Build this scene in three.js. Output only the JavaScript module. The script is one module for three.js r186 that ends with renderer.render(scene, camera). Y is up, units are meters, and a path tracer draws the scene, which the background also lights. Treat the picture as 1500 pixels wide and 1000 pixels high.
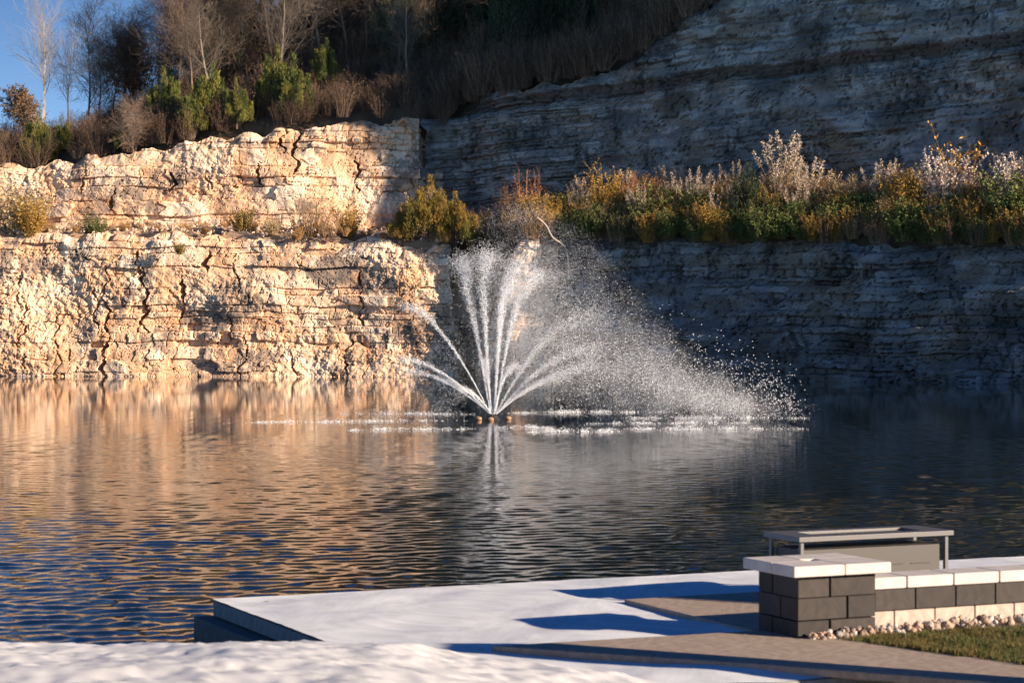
import * as THREE from 'three';
import { mergeGeometries } from 'three/addons/utils/BufferGeometryUtils.js';
import { RoundedBoxGeometry } from 'three/addons/geometries/RoundedBoxGeometry.js';
import { createNoise2D } from 'simplex-noise';

// ---------------------------------------------------------------- camera, sky, sun, exposure
const scene = new THREE.Scene();
const EYE = 3.35;                                     // metres above the lake
const camera = new THREE.PerspectiveCamera(17.49, 1.5, 0.5, 1200);
camera.position.set(0, EYE, 0);
camera.lookAt(0, EYE - 20 / 3250 * 100, -100);
camera.focus = 95;
camera.userData.fStop = 4.5;

const skyW = 64, skyH = 512, skyData = new Float32Array(skyW * skyH * 4);
for (let j = 0; j < skyH; j++) {
  const elev = Math.max(0, (j + 0.5) / skyH * 180 - 90);
  const t = Math.exp(-elev / 9), u = Math.exp(-elev / 34);
  const c = [0.001 + 0.006 * u + 0.42 * t * t, 0.010 + 0.05 * u + 0.66 * t * t, 0.045 + 0.18 * u + 0.80 * t * t];
  for (let i = 0; i < skyW; i++) skyData.set([...c, 1], (j * skyW + i) * 4);
}
const skyTex = new THREE.DataTexture(skyData, skyW, skyH, THREE.RGBAFormat, THREE.FloatType);
skyTex.mapping = THREE.EquirectangularReflectionMapping;
skyTex.magFilter = THREE.LinearFilter; skyTex.minFilter = THREE.LinearFilter;
skyTex.needsUpdate = true;
scene.background = skyTex; scene.environment = skyTex;

const SUN_AZ = 27.5 * Math.PI / 180, SUN_ALT = 16.5 * Math.PI / 180;   // from the right, a little behind the camera
const toSun = new THREE.Vector3(Math.cos(SUN_AZ) * Math.cos(SUN_ALT), Math.sin(SUN_ALT), Math.sin(SUN_AZ) * Math.cos(SUN_ALT));
const sun = new THREE.DirectionalLight(new THREE.Color().setRGB(1, 0.82, 0.64), 5);
sun.position.copy(toSun).multiplyScalar(260).add(new THREE.Vector3(0, 0, -80));
sun.target.position.set(0, 0, -80);
sun.castShadow = true; sun.shadow.mapSize.set(4096, 4096);
Object.assign(sun.shadow.camera, { left: -130, right: 130, top: 110, bottom: -110, near: 10, far: 600 });
scene.add(sun, sun.target);

const renderer = new THREE.WebGLRenderer({ antialias: true });
renderer.toneMapping = THREE.LinearToneMapping;
renderer.toneMappingExposure = 1.95;
renderer.shadowMap.enabled = true;

// ---------------------------------------------------------------- helpers
let seedNow = 1;
function rng(seed) { let a = seed >>> 0; return () => { a = (a + 0x6D2B79F5) | 0; let t = Math.imul(a ^ (a >>> 15), 1 | a); t = (t + Math.imul(t ^ (t >>> 7), 61 | t)) ^ t; return ((t ^ (t >>> 14)) >>> 0) / 4294967296; }; }
const N = [1, 2, 3, 4].map((k) => createNoise2D(rng(k * 977)));
const hash = (a, b) => { const s = Math.sin(a * 127.1 + b * 311.7) * 43758.5453; return s - Math.floor(s); };
const lerp = (a, b, t) => a + (b - a) * t, clamp = (x, a, b) => Math.min(b, Math.max(a, x));
const smooth = (a, b, x) => { const t = clamp((x - a) / (b - a), 0, 1); return t * t * (3 - 2 * t); };
function along(table, x) {                            // piecewise linear through [[x, value], ...]
  if (x <= table[0][0]) return table[0][1];
  for (let i = 1; i < table.length; i++) if (x <= table[i][0]) return lerp(table[i - 1][1], table[i][1], (x - table[i - 1][0]) / (table[i][0] - table[i - 1][0]));
  return table[table.length - 1][1];
}
const used = {};
const numbered = (name) => { const n = used[name] = (used[name] ?? -1) + 1; return n ? name + '_' + String(n).padStart(3, '0') : name; };
function shaded(o) { o.traverse((m) => { if (m.isMesh) { m.castShadow = true; m.receiveShadow = true; } }); return o; }
function tag(o, label, category, group, kind) {
  if (label) o.userData.label = label;
  if (category) o.userData.category = category;
  if (group) o.userData.group = group;
  if (kind) o.userData.kind = kind;
  return o;
}
function top(o, name, label, category, group, kind) { o.name = numbered(name); tag(o, label, category, group, kind); scene.add(o); return o; }
function part(parent, name, geometry, material) { const m = new THREE.Mesh(geometry, material); m.name = name; parent.add(m); return m; }
const rgb = (r, g, b) => new THREE.Color().setRGB(r, g, b);

// fine grain shared by the mineral surfaces: colour only varies a little round 1
function grainTexture(seed, size, coarse, fine, contrast, repeat) {
  const r = rng(seed), d = new Uint8Array(size * size * 4), n = createNoise2D(r);
  for (let y = 0; y < size; y++) for (let x = 0; x < size; x++) {
    const a = x / size * 2 * Math.PI, b = y / size * 2 * Math.PI;
    const cx = Math.cos(a), sx = Math.sin(a), cy = Math.cos(b), sy = Math.sin(b);
    let v = n(cx * coarse + sy * coarse * 0.7 + 3, sx * coarse + cy * coarse * 0.7) * 0.5 + n(cx * coarse * 3 + sy * coarse * 2, sx * coarse * 3 + cy * coarse * 2 + 9) * 0.3 + (r() - 0.5) * fine;
    v = clamp(1 - contrast * 0.5 + v * contrast, 0, 1);
    d.set([v * 255, v * 255, v * 255, 255], (y * size + x) * 4);
  }
  const t = new THREE.DataTexture(d, size, size); t.wrapS = t.wrapT = THREE.RepeatWrapping; t.magFilter = THREE.LinearFilter; t.repeat.set(repeat, repeat); t.needsUpdate = true;
  return t;
}
const grainA = grainTexture(11, 512, 1.3, 0.9, 0.30, 1), grainB = grainTexture(12, 512, 1.8, 0.6, 0.16, 0.33), bumpA = grainTexture(13, 512, 2.5, 1.2, 0.8, 1);
const mat = (c, roughness, extra = {}) => new THREE.MeshStandardMaterial({ color: rgb(...c), roughness, ...extra });
const M = {
  deck: mat([0.83, 0.86, 0.88], 0.85, { map: grainB, bumpMap: bumpA, bumpScale: 0.0006 }),
  deckSide: mat([0.34, 0.33, 0.31], 0.9, { map: grainA }),
  bank: mat([0.82, 0.83, 0.83], 0.9, { vertexColors: true }),
  tan: mat([0.46, 0.36, 0.275], 0.85, { map: grainA, bumpMap: bumpA, bumpScale: 0.0008 }),
  blockDark: [0.060, 0.050, 0.070].map((k) => mat([k * 0.92, k * 0.76, k * 0.68], 0.85, { map: grainA, bumpMap: bumpA, bumpScale: 0.0008 })),
  blockPale: [0.52, 0.56].map((k) => mat([k * 1.05, k * 0.84, k * 0.70], 0.9, { map: grainA, bumpMap: bumpA, bumpScale: 0.0008 })),
  cap: mat([0.62, 0.57, 0.53], 0.85, { map: grainB, bumpMap: bumpA, bumpScale: 0.0006 }),
  steel: mat([0.14, 0.135, 0.135], 0.42, { metalness: 0.3 }), steelDark: mat([0.05, 0.05, 0.05], 0.6), panel: mat([0.085, 0.078, 0.073], 0.6, { metalness: 0.2 }),
  soil: mat([0.10, 0.075, 0.05], 1), rock: mat([1, 1, 1], 0.95, { vertexColors: true }),
  plant: mat([1, 1, 1], 0.85, { vertexColors: true }),
  water: new THREE.MeshPhysicalMaterial({ color: rgb(0.006, 0.013, 0.017), roughness: 0.05, ior: 1.333 }),
  drops: mat([0.93, 0.95, 0.97], 0.35),
};

// ---------------------------------------------------------------- plan of the quarry: distance from the viewpoint's baseline against x
const LOW = [[-140, 150], [-75, 158], [-35.4, 153.5], [-21, 152], [-3.85, 150], [-3.4, 153.2], [-0.5, 149.0], [-0.3, 147.3], [2.1, 146.9], [2.5, 148.2], [4, 147.4], [10.2, 143.4], [19, 138.3], [27, 133.6], [48, 121], [80, 110], [140, 108]];
const UP = [[-140, 160], [-75, 166], [-37, 162], [-20, 160], [-6.3, 160], [-5.4, 162.5], [9.46, 153.6], [20.6, 146.7], [48, 129.6], [75, 122], [140, 120]];
const LOWTOP = [[-140, 9.6], [-36, 9.8], [-20, 9.7], [-3, 8.9], [3, 9.3], [10, 9.1], [27, 8.3], [60, 8.5]];
const UPTOP = [[-140, 12], [-55, 14.2], [-37, 15.2], [-29, 15.9], [-21.6, 17.1], [-14.4, 18], [-5.2, 18.6], [-2.2, 20.3], [4, 20.9], [7, 21.8], [10, 23.6], [14, 26], [22, 29], [36, 31], [140, 31]];
const SLOPE = [[-140, 0.06], [-45, 0.12], [-33, 0.22], [-22, 0.42], [-8, 0.52], [10, 0.5], [40, 0.3]];
const lowD = (x) => along(LOW, x), upD = (x) => along(UP, x);
function benchY(x, d) {
  const t = clamp((d - lowD(x)) / Math.max(2, upD(x) - lowD(x)), 0, 1);
  return along(LOWTOP, x) + 0.1 + t * along([[-30, 0.8], [-6, 1.2], [3, 3.2], [12, 3.6], [30, 4.2]], x) + 0.25 * N[0](x * 0.25, d * 0.25) + 0.12 * N[1](x * 1.3, d * 1.3) + 0.08 * (1 - 2 * Math.abs(N[2](x * 2.4, d * 2.4)));
}
function hillY(x, d) {
  const t = Math.max(0, d - upD(x));
  return along(UPTOP, x) - 0.1 + along(SLOPE, x) * t * (1 - t / 260) + 0.5 * N[1](x * 0.08, d * 0.08) * smooth(0, 5, t) + 0.15 * N[2](x * 0.4, d * 0.4);
}

// ---------------------------------------------------------------- quarry walls: bedded, jointed limestone
function makeBeds(seed, y0, y1, thin, thick) { const r = rng(seed), b = [y0 - 1]; while (b[b.length - 1] < y1 + 2) b.push(b[b.length - 1] + lerp(thin, thick, r() * r())); return b; }
function quarryWall(o) {
  const { table, x0, x1, cell, cellY, base, topY, seed, beds, colour, relief, cracks = [], soft = [], batter = 0.06, dip = 0 } = o;
  const raw = [[x0, along(table, x0)], ...table.filter((p) => p[0] > x0 && p[0] < x1), [x1, along(table, x1)]];
  const path = [];
  for (let i = 1; i < raw.length; i++) {
    const [ax, ad] = raw[i - 1], [bx, bd] = raw[i], L = Math.hypot(bx - ax, bd - ad), n = Math.max(1, Math.round(L / cell));
    for (let k = i === 1 ? 0 : 1; k <= n; k++) path.push([lerp(ax, bx, k / n), lerp(ad, bd, k / n)]);
  }
  const S = path.length, w = Math.max(2, Math.round(0.5 / cell)), s = [0];
  for (let i = 1; i < S; i++) s.push(s[i - 1] + Math.hypot(path[i][0] - path[i - 1][0], path[i][1] - path[i - 1][1]));
  const rows = Math.round((Math.max(...path.map((p) => topY(p[0]))) - base) / cellY);
  const pos = new Float32Array(S * (rows + 3) * 3), col = new Float32Array(S * (rows + 3) * 3), index = [];
  const [n1, n2, n3, n4] = [0, 1, 2, 3].map((k) => createNoise2D(rng(seed * 31 + k)));
  for (let i = 0; i < S; i++) {
    const a = path[Math.max(0, i - w)], b = path[Math.min(S - 1, i + w)], L = Math.hypot(b[0] - a[0], b[1] - a[1]);
    const nx = -(a[1] - b[1]) / L * 1, nd = -(b[0] - a[0]) / L;               // towards the lake
    const x = path[i][0], d = path[i][1], u = s[i], yT = topY(x) + 0.35 * n2(u * 0.35, 5) + 0.10 * n3(u * 1.3, 7);
    for (let j = 0; j < rows + 3; j++) {
      const y = Math.min(yT, lerp(base, yT, Math.min(1, j / rows)));
      // bedding planes wander a little
      const yb = y - dip * x + 0.14 * n1(u * 0.12, 3) + 0.05 * n2(u * 0.5, y * 0.2);
      let k = 0; while (k < beds.length - 2 && beds[k + 1] < yb) k++;
      const inBed = yb - beds[k], leftBed = beds[k + 1] - yb, thick = beds[k + 1] - beds[k];
      const bw = lerp(0.6, 3.4, hash(k, seed)) * (0.55 + thick);
      const uu = u / bw + hash(k, seed + 3) * 7 + 0.22 * n3(u * 0.8, y * 0.9 + k * 3.1), bi = Math.floor(uu), f = (uu - bi) * bw, g = bw - f;
      const blocky = smooth(-0.75, 0.15, n4(u * 0.07 + 11, y * 0.12)) ;
      const h = hash(bi, k + seed), h2 = hash(bi + 71, k * 3 + seed);
      let out = (hash(k, seed + 9) - 0.5) * 0.34 * (0.35 + 0.65 * blocky) + (h - 0.5) * 0.26 * blocky;
      if (h2 > 0.93) out -= 0.30 * blocky;                                     // fallen blocks
      const jv = Math.min(f, g), jh = Math.min(inBed, leftBed);
      out -= 0.20 * blocky * (1 - smooth(0.015, 0.075, jv)) * (h2 > 0.5 ? 1 : 0.12) + 0.22 * (0.1 + 0.9 * blocky) * (1 - smooth(0.01, 0.06, jh)) * (hash(k, seed + 17) > 0.35 ? 1 : 0.25) * smooth(-0.5, 0.3, n2(u * 0.3 + k * 5, k * 2.7));
      out += 0.5 * n1(u * 0.09, y * 0.10) + 0.11 * n2(u * 0.45, y * 0.5) + 0.055 * n3(u * 1.5, y * 1.7) * (1.5 - blocky) + 0.030 * n4(u * 4, y * 4.6) * (1.35 - blocky) + 0.011 * n1(u * 9, y * 10);
      const ridge = Math.abs(n4(u * 0.55 + 0.5 * n2(u * 0.9, y * 0.9), y * 0.22 + 40)); out -= 0.32 * (1 - smooth(0.0, 0.06, ridge)) * (1 - 0.35 * blocky);
      const ridge2 = Math.abs(n3(u * 1.1 + 20, y * 0.8)); out -= 0.09 * (1 - smooth(0.0, 0.05, ridge2));
      out *= relief;
      for (const c of cracks) {
        const along_ = c.x + 0.35 * n2(y * 0.6, c.x) + 0.12 * n3(y * 2.2, c.x), q = Math.abs(x - along_), wd = c.w * (0.6 + 0.5 * n1(y * 1.1, c.x * 3)) * smooth(c.y0 - 0.6, c.y0 + 0.4, y) * (1 - smooth(c.y1 - 0.4, c.y1 + 0.6, y));
        if (wd > 0.01) out -= c.deep * (1 - smooth(wd * 0.4, wd, q));
      }
      for (const c of soft) { const yy = y - dip * x + 0.22 * n2(u * 0.12, 9) + 0.1 * n3(u * 0.6, 2); out -= c.deep * smooth(c.y0 - 0.12, c.y0 + 0.05, yy) * (1 - smooth(c.y1 - 0.05, c.y1 + 0.12, yy)) * (0.7 + 0.3 * n4(u * 0.7, 3)); }
      out -= batter * (y - base) + 0.55 * smooth(0.7, 0, yT - y);              // leans back, broken rim
      const back = j > rows ? (j - rows) * 1.2 : 0;
      const p = (i * (rows + 3) + j) * 3;
      pos[p] = x + nx * (out - back); pos[p + 1] = y - (j > rows ? 1.0 * (j - rows) : 0); pos[p + 2] = -(d + nd * (out - back));
      const c = colour({ u, x, y, h, h2, k, bi, n1, n2, n3, n4, blocky, jh, jv, yT });
      col[p] = c[0]; col[p + 1] = c[1]; col[p + 2] = c[2];
    }
  }
  const R = rows + 3;
  for (let i = 0; i < S - 1; i++) for (let j = 0; j < R - 1; j++) { const a = i * R + j, b = a + R; index.push(a, b, b + 1, a, b + 1, a + 1); }
  const g = new THREE.BufferGeometry();
  g.setAttribute('position', new THREE.BufferAttribute(pos, 3)); g.setAttribute('color', new THREE.BufferAttribute(col, 3)); g.setIndex(index);
  return g;
}
const mix3 = (a, b, t) => [lerp(a[0], b[0], t), lerp(a[1], b[1], t), lerp(a[2], b[2], t)];
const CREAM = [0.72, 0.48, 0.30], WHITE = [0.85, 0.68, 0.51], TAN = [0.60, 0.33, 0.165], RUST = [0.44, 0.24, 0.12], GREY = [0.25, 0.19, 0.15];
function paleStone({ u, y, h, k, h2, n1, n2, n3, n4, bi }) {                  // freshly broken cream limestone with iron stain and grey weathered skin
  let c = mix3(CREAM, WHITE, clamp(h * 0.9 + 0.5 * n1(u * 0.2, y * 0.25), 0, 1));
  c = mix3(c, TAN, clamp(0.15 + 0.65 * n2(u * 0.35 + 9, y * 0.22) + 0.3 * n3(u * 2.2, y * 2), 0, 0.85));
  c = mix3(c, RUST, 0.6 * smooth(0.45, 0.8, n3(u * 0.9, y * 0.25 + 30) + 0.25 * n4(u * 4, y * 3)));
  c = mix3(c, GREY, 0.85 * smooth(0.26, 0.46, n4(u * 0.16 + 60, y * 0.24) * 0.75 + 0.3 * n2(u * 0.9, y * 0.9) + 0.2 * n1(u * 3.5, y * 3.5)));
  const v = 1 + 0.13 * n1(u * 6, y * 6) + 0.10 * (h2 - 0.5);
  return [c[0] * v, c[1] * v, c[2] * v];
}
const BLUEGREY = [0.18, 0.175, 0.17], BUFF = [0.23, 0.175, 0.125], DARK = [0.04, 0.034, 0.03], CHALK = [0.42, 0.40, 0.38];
function shadedOldStone({ u, y, h, h2, k, n1, n2, n3, n4 }) {                       // old weathered grey, buff and water stains, tones lowered to paint in shade
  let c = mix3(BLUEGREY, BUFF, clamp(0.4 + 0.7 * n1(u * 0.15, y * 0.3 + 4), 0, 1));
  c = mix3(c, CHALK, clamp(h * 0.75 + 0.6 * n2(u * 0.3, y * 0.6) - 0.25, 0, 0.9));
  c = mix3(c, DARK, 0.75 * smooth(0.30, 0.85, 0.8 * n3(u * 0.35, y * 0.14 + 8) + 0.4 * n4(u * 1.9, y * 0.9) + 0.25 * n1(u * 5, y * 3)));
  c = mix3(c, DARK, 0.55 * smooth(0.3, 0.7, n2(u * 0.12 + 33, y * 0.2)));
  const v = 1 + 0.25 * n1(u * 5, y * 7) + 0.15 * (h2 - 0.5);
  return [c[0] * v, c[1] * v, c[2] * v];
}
function softStone(q) {                                                        // same shade-darkened old face with a brown shale seam
  const c = shadedOldStone(q), yy = q.y - 0.06 * q.x + 0.22 * q.n2(q.u * 0.12, 9) + 0.1 * q.n3(q.u * 0.6, 2);
  return mix3(c, [0.10, 0.06, 0.04], 0.85 * smooth(19.15, 19.35, yy) * (1 - smooth(19.9, 20.1, yy)));
}
const pxX = (px, d) => (px - 750) / 3250 * d;         // survey aid: bearing (pixels of the photograph) and distance to x
const crackAt = (px, v0, v1, w, deep, d = 152) => ({ x: pxX(px, d), y0: EYE + (480 - v1) / 3250 * d, y1: EYE + (480 - v0) / 3250 * d, w, deep });
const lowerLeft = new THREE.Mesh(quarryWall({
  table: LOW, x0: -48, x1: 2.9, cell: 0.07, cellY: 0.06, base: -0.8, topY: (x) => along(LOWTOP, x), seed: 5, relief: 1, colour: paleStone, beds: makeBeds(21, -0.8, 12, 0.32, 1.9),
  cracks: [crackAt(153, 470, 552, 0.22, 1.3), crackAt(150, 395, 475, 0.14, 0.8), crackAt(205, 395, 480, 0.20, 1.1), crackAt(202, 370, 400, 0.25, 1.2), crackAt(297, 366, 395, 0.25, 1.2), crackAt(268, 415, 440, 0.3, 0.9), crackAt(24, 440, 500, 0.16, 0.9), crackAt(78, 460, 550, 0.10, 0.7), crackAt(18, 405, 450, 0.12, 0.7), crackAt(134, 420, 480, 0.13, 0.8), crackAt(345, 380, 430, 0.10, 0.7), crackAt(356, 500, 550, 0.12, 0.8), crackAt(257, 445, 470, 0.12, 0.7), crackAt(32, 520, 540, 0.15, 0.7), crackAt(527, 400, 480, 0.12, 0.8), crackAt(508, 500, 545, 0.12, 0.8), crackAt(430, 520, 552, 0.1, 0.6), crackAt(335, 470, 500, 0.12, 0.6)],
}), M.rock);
top(lowerLeft, 'sunlit_cliff', 'pale sunlit limestone quarry face rising from the water on the left', 'cliff', null, 'structure');
const lowerRight = new THREE.Mesh(quarryWall({ table: LOW, x0: 1.5, x1: 62, cell: 0.11, cellY: 0.09, base: -0.8, topY: (x) => along(LOWTOP, x), seed: 8, relief: 1.25, colour: shadedOldStone, beds: makeBeds(33, -0.8, 12, 0.2, 0.9) }), M.rock);
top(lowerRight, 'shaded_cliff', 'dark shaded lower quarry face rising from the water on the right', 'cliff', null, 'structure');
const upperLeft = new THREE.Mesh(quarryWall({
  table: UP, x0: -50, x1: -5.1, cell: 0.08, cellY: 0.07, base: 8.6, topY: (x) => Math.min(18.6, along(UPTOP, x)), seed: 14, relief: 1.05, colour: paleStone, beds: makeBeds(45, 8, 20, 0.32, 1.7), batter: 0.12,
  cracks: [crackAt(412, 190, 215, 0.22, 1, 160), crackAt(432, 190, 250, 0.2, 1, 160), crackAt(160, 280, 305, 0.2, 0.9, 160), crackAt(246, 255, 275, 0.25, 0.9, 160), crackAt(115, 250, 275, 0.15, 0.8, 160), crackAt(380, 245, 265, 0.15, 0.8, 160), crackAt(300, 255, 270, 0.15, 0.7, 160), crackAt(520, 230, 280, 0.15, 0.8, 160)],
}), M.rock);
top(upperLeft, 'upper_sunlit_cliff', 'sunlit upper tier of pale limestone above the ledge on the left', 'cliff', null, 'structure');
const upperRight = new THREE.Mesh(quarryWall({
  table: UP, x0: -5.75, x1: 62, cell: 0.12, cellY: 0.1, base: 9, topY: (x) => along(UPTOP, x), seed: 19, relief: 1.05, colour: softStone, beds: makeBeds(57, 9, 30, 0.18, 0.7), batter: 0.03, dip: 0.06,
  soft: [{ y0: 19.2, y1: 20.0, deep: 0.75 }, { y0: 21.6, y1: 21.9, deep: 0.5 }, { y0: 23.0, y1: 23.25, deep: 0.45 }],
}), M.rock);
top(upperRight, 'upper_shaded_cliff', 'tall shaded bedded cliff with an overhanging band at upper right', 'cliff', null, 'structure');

// ledge between the tiers, and the wooded hill above
function sheet(xs, ts, at, colour) {
  const pos = [], col = [], index = [], R = ts.length;
  for (const x of xs) for (const t of ts) { const p = at(x, t); pos.push(p[0], p[1], -p[2]); const c = colour(p[0], p[2]); col.push(...c); }
  for (let i = 0; i < xs.length - 1; i++) for (let j = 0; j < R - 1; j++) { const a = i * R + j, b = a + R; index.push(a, b, b + 1, a, b + 1, a + 1); }
  const g = new THREE.BufferGeometry(); g.setAttribute('position', new THREE.Float32BufferAttribute(pos, 3)); g.setAttribute('color', new THREE.Float32BufferAttribute(col, 3)); g.setIndex(index); g.computeVertexNormals(); return g;
}
const range = (a, b, step) => { const o = []; for (let v = a; v <= b + 1e-6; v += step) o.push(v); return o; };
const litter = (x, d) => { const n = 0.5 + 0.5 * N[3](x * 0.5, d * 0.5) + 0.25 * N[2](x * 2.5, d * 2.5); return mix3([0.06, 0.042, 0.026], [0.15, 0.10, 0.06], clamp(n, 0, 1)); };
const ledge = new THREE.Mesh(sheet(range(-60, 75, 0.2), range(0, 1, 0.02), (x, t) => { const a = lowD(x) + 1.7, b = upD(x) + 1.5, d = lerp(a, b, t); return [x, benchY(x, d) - (t === 0 ? 2.5 : 0.1), d]; },
  (x, d) => x < -5 ? mix3(litter(x, d), CREAM, 0.55) : litter(x, d)), M.rock);
top(ledge, 'quarry_ledge', 'overgrown ledge between the two tiers of the quarry', 'ledge', null, 'structure');
const hill = new THREE.Mesh(sheet(range(-90, 80, 1), range(0, 90, 1.5), (x, t) => { const d = upD(x) + 2.4 + t; return [x, hillY(x, d) - (t === 0 ? 3 : 0), d]; }, litter), M.rock);
top(hill, 'hillside', 'brown leaf covered hillside above the quarry', 'hill', null, 'structure');

// ---------------------------------------------------------------- lake
{
  const r = rng(404), waves = [];
  for (let i = 0; i < 44; i++) {
    const L = 0.17 * Math.pow(5, r() * r() * 0.4 + r() * 0.6), a = (r() - 0.5) * 2.3 - 0.25, k = 2 * Math.PI / L;
    waves.push([k * Math.sin(a), k * Math.cos(a), r() * 6.283, L, 0.0030 * Math.pow(L, 0.95)]);
  }
  const fx = -0.69, fd = 80.65;
  const cols = [...range(-0.62, -0.27, 0.02), ...range(-0.262, 0.262, 0.0022), ...range(0.27, 0.9, 0.03)], rowsR = [];
  for (let q = 15; q < 190; q *= 1.0028) rowsR.push(q);
  const pos = new Float32Array(cols.length * rowsR.length * 3), index = [];
  let p = 0;
  for (const q of rowsR) for (const a of cols) {
    const x = q * Math.tan(a), d = q;
    const gust = 0.75 + 0.45 * N[0](x * 0.06, d * 0.035) + 0.3 * N[1](x * 0.2, d * 0.1);
    const calm = 1 - 0.90 * smooth(84, 106, d + 4 * N[2](x * 0.05, 3)), rf = Math.hypot(x - fx, (d - fd));
    const churn = 1 + 1.5 * (1 - smooth(7, 13, rf));
    const cell = q * 0.0028;
    let y = 0;
    for (const w of waves) { const keep = smooth(1.8, 3.6, w[3] / cell); if (keep > 0) y += keep * w[4] * Math.sin(w[0] * x + w[1] * d + w[2] + 0.8 * N[3](x * 0.15, d * 0.15)); }
    pos[p++] = x; pos[p++] = y * Math.max(0.1, gust) * calm * churn; pos[p++] = -d;
  }
  const C = cols.length;
  for (let i = 0; i < rowsR.length - 1; i++) for (let j = 0; j < C - 1; j++) { const a = i * C + j, b = a + C; index.push(a, a + 1, b + 1, a, b + 1, b); }
  const g = new THREE.BufferGeometry(); g.setAttribute('position', new THREE.BufferAttribute(pos, 3)); g.setIndex(index); g.computeVertexNormals();
  top(new THREE.Mesh(g, M.water), 'water', 'dark rippled lake filling the quarry', 'water', null, 'structure');
}

// ---------------------------------------------------------------- fountain
const FX = -0.69, FD = 80.65;
function dropGeometry(list) {                          // each drop a small octahedron
  const pos = new Float32Array(list.length * 18), idx = new Uint32Array(list.length * 24); let p = 0, q = 0, v = 0;
  const dirs = [[1, 0, 0], [-1, 0, 0], [0, 1, 0], [0, -1, 0], [0, 0, 1], [0, 0, -1]], faces = [0, 2, 4, 4, 2, 1, 1, 2, 5, 5, 2, 0, 4, 3, 0, 1, 3, 4, 5, 3, 1, 0, 3, 5];
  for (const [x, y, z, s] of list) { for (const d of dirs) { pos[p++] = x + d[0] * s; pos[p++] = y + d[1] * s * 1.25; pos[p++] = z + d[2] * s; } for (const f of faces) idx[q++] = v + f; v += 6; }
  const g = new THREE.BufferGeometry(); g.setAttribute('position', new THREE.BufferAttribute(pos, 3)); g.setIndex(new THREE.BufferAttribute(idx, 1)); return g;
}
const gauss = (r) => Math.sqrt(-2 * Math.log(r() + 1e-9)) * Math.cos(6.2832 * r());
{
  const fountain = new THREE.Group(); fountain.position.set(FX, 0, -FD);
  const head = [];
  { const g = new THREE.CylinderGeometry(0.16, 0.30, 0.14, 14); g.translate(0, 0.07, 0); head.push(g); for (let k = 0; k < 9; k++) { const c = new THREE.CylinderGeometry(0.018, 0.022, 0.12, 6); c.translate(0.11 * Math.cos(k * 0.7), 0.17, 0.11 * Math.sin(k * 0.7)); head.push(c); } }
  part(fountain, 'nozzle_head', mergeGeometries(head), mat([0.04, 0.035, 0.03], 0.6));
  for (const [x, z] of [[-0.52, 0.1], [-0.08, 0.75], [0.55, -0.3]]) { const g = new THREE.SphereGeometry(0.11, 12, 8); g.scale(1.1, 0.8, 1.1); g.translate(x, 0.05, z); part(fountain, 'float', g, mat([0.42, 0.24, 0.13], 0.6)); }
  const r = rng(77), wind = 1.15;
  // bearing (0 = right, 90 = towards the viewer), angle from upright, speed, number of drops, width
  const jets = [[175, 9, 10.6, 5200, 1.0], [150, 4, 10.7, 5600, 1.1], [40, 3, 10.4, 5200, 1.0], [10, 8, 10.1, 4200, 0.9], [-70, 7, 9.8, 3800, 0.9], [184, 26, 9.8, 2900, 0.55], [168, 43, 8.6, 2600, 0.6], [196, 49, 8.4, 2400, 0.6], [5, 27, 9.4, 2600, 1.4], [-14, 40, 9.0, 2600, 1.3], [12, 48, 8.8, 2800, 1.2], [-35, 52, 8.3, 2300, 1.3], [75, 38, 7.6, 1700, 0.8], [-100, 40, 8.0, 1700, 0.8], [120, 52, 7.2, 1400, 0.8], [-140, 50, 7.6, 1400, 0.8]];
  for (const [b, tilt, v0, count, wide] of jets) {
    const B = b * Math.PI / 180, T = tilt * Math.PI / 180, vh = v0 * Math.sin(T), vy = v0 * 1.0 * Math.cos(T), list = [];
    const tUp = vy / 9.81;
    for (let k = 0; k < count; k++) {
      const rise = r() < 0.74, t = rise ? tUp * Math.pow(r(), 0.8) : tUp * (0.75 + 1.3 * r());
      const drag = 1 - 0.10 * t, sp = (0.012 + 0.22 * Math.pow(t / tUp, 1.6) * tUp) * wide * (rise ? 1 : 1.4);
      const drift = wind * t * t * (0.25 + 0.6 * r() * r()) * (t > tUp * 0.6 ? 1 : 0.5);
      const y = vy * t - 4.905 * t * t - (rise ? 0 : 0.3 * r()) + gauss(r) * sp * 0.9;
      if (y < 0) continue;
      const fine = t / tUp;
      list.push([0.1 * Math.cos(B) + vh * t * drag * Math.cos(B) + gauss(r) * sp + drift, y + 0.2, vh * t * drag * Math.sin(B) + gauss(r) * sp, lerp(0.012, 0.0075, clamp(fine, 0, 1)) * (0.6 + 0.9 * r())]);
    }
    part(fountain, 'water_jet', dropGeometry(list), M.drops);
  }
  // drops that the wind carries off to the right
  const mist = [], cloud = [];
  for (let k = 0; k < 64; k++) cloud.push([gauss(r) * 0.22, gauss(r) * 0.22, gauss(r) * 0.22, 0.0046 * (0.6 + 0.9 * r())]);
  const fine = new THREE.InstancedMesh(dropGeometry(cloud), M.drops, 2900), fm = new THREE.Matrix4(), fq = new THREE.Quaternion();
  for (let k = 0; k < 2900; k++) {
    const x = 0.4 + 8.8 * Math.pow(r(), 1.55) + gauss(r) * 0.7, hTop = 6.0 * Math.exp(-Math.pow((x - 1.0) / 5.4, 2)) + 0.3, y = hTop * Math.min(1.2, 0.40 * Math.abs(gauss(r)) + 0.5 * r());
    fine.setMatrixAt(k, fm.compose(new THREE.Vector3(x, Math.max(0.35, y), gauss(r) * 2), fq.set(gauss(r), gauss(r), gauss(r), gauss(r)).normalize(), new THREE.Vector3(1, 1, 1)));
  }
  fine.name = 'fine_mist'; fine.userData.kind = 'stuff'; fountain.add(fine);
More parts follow.
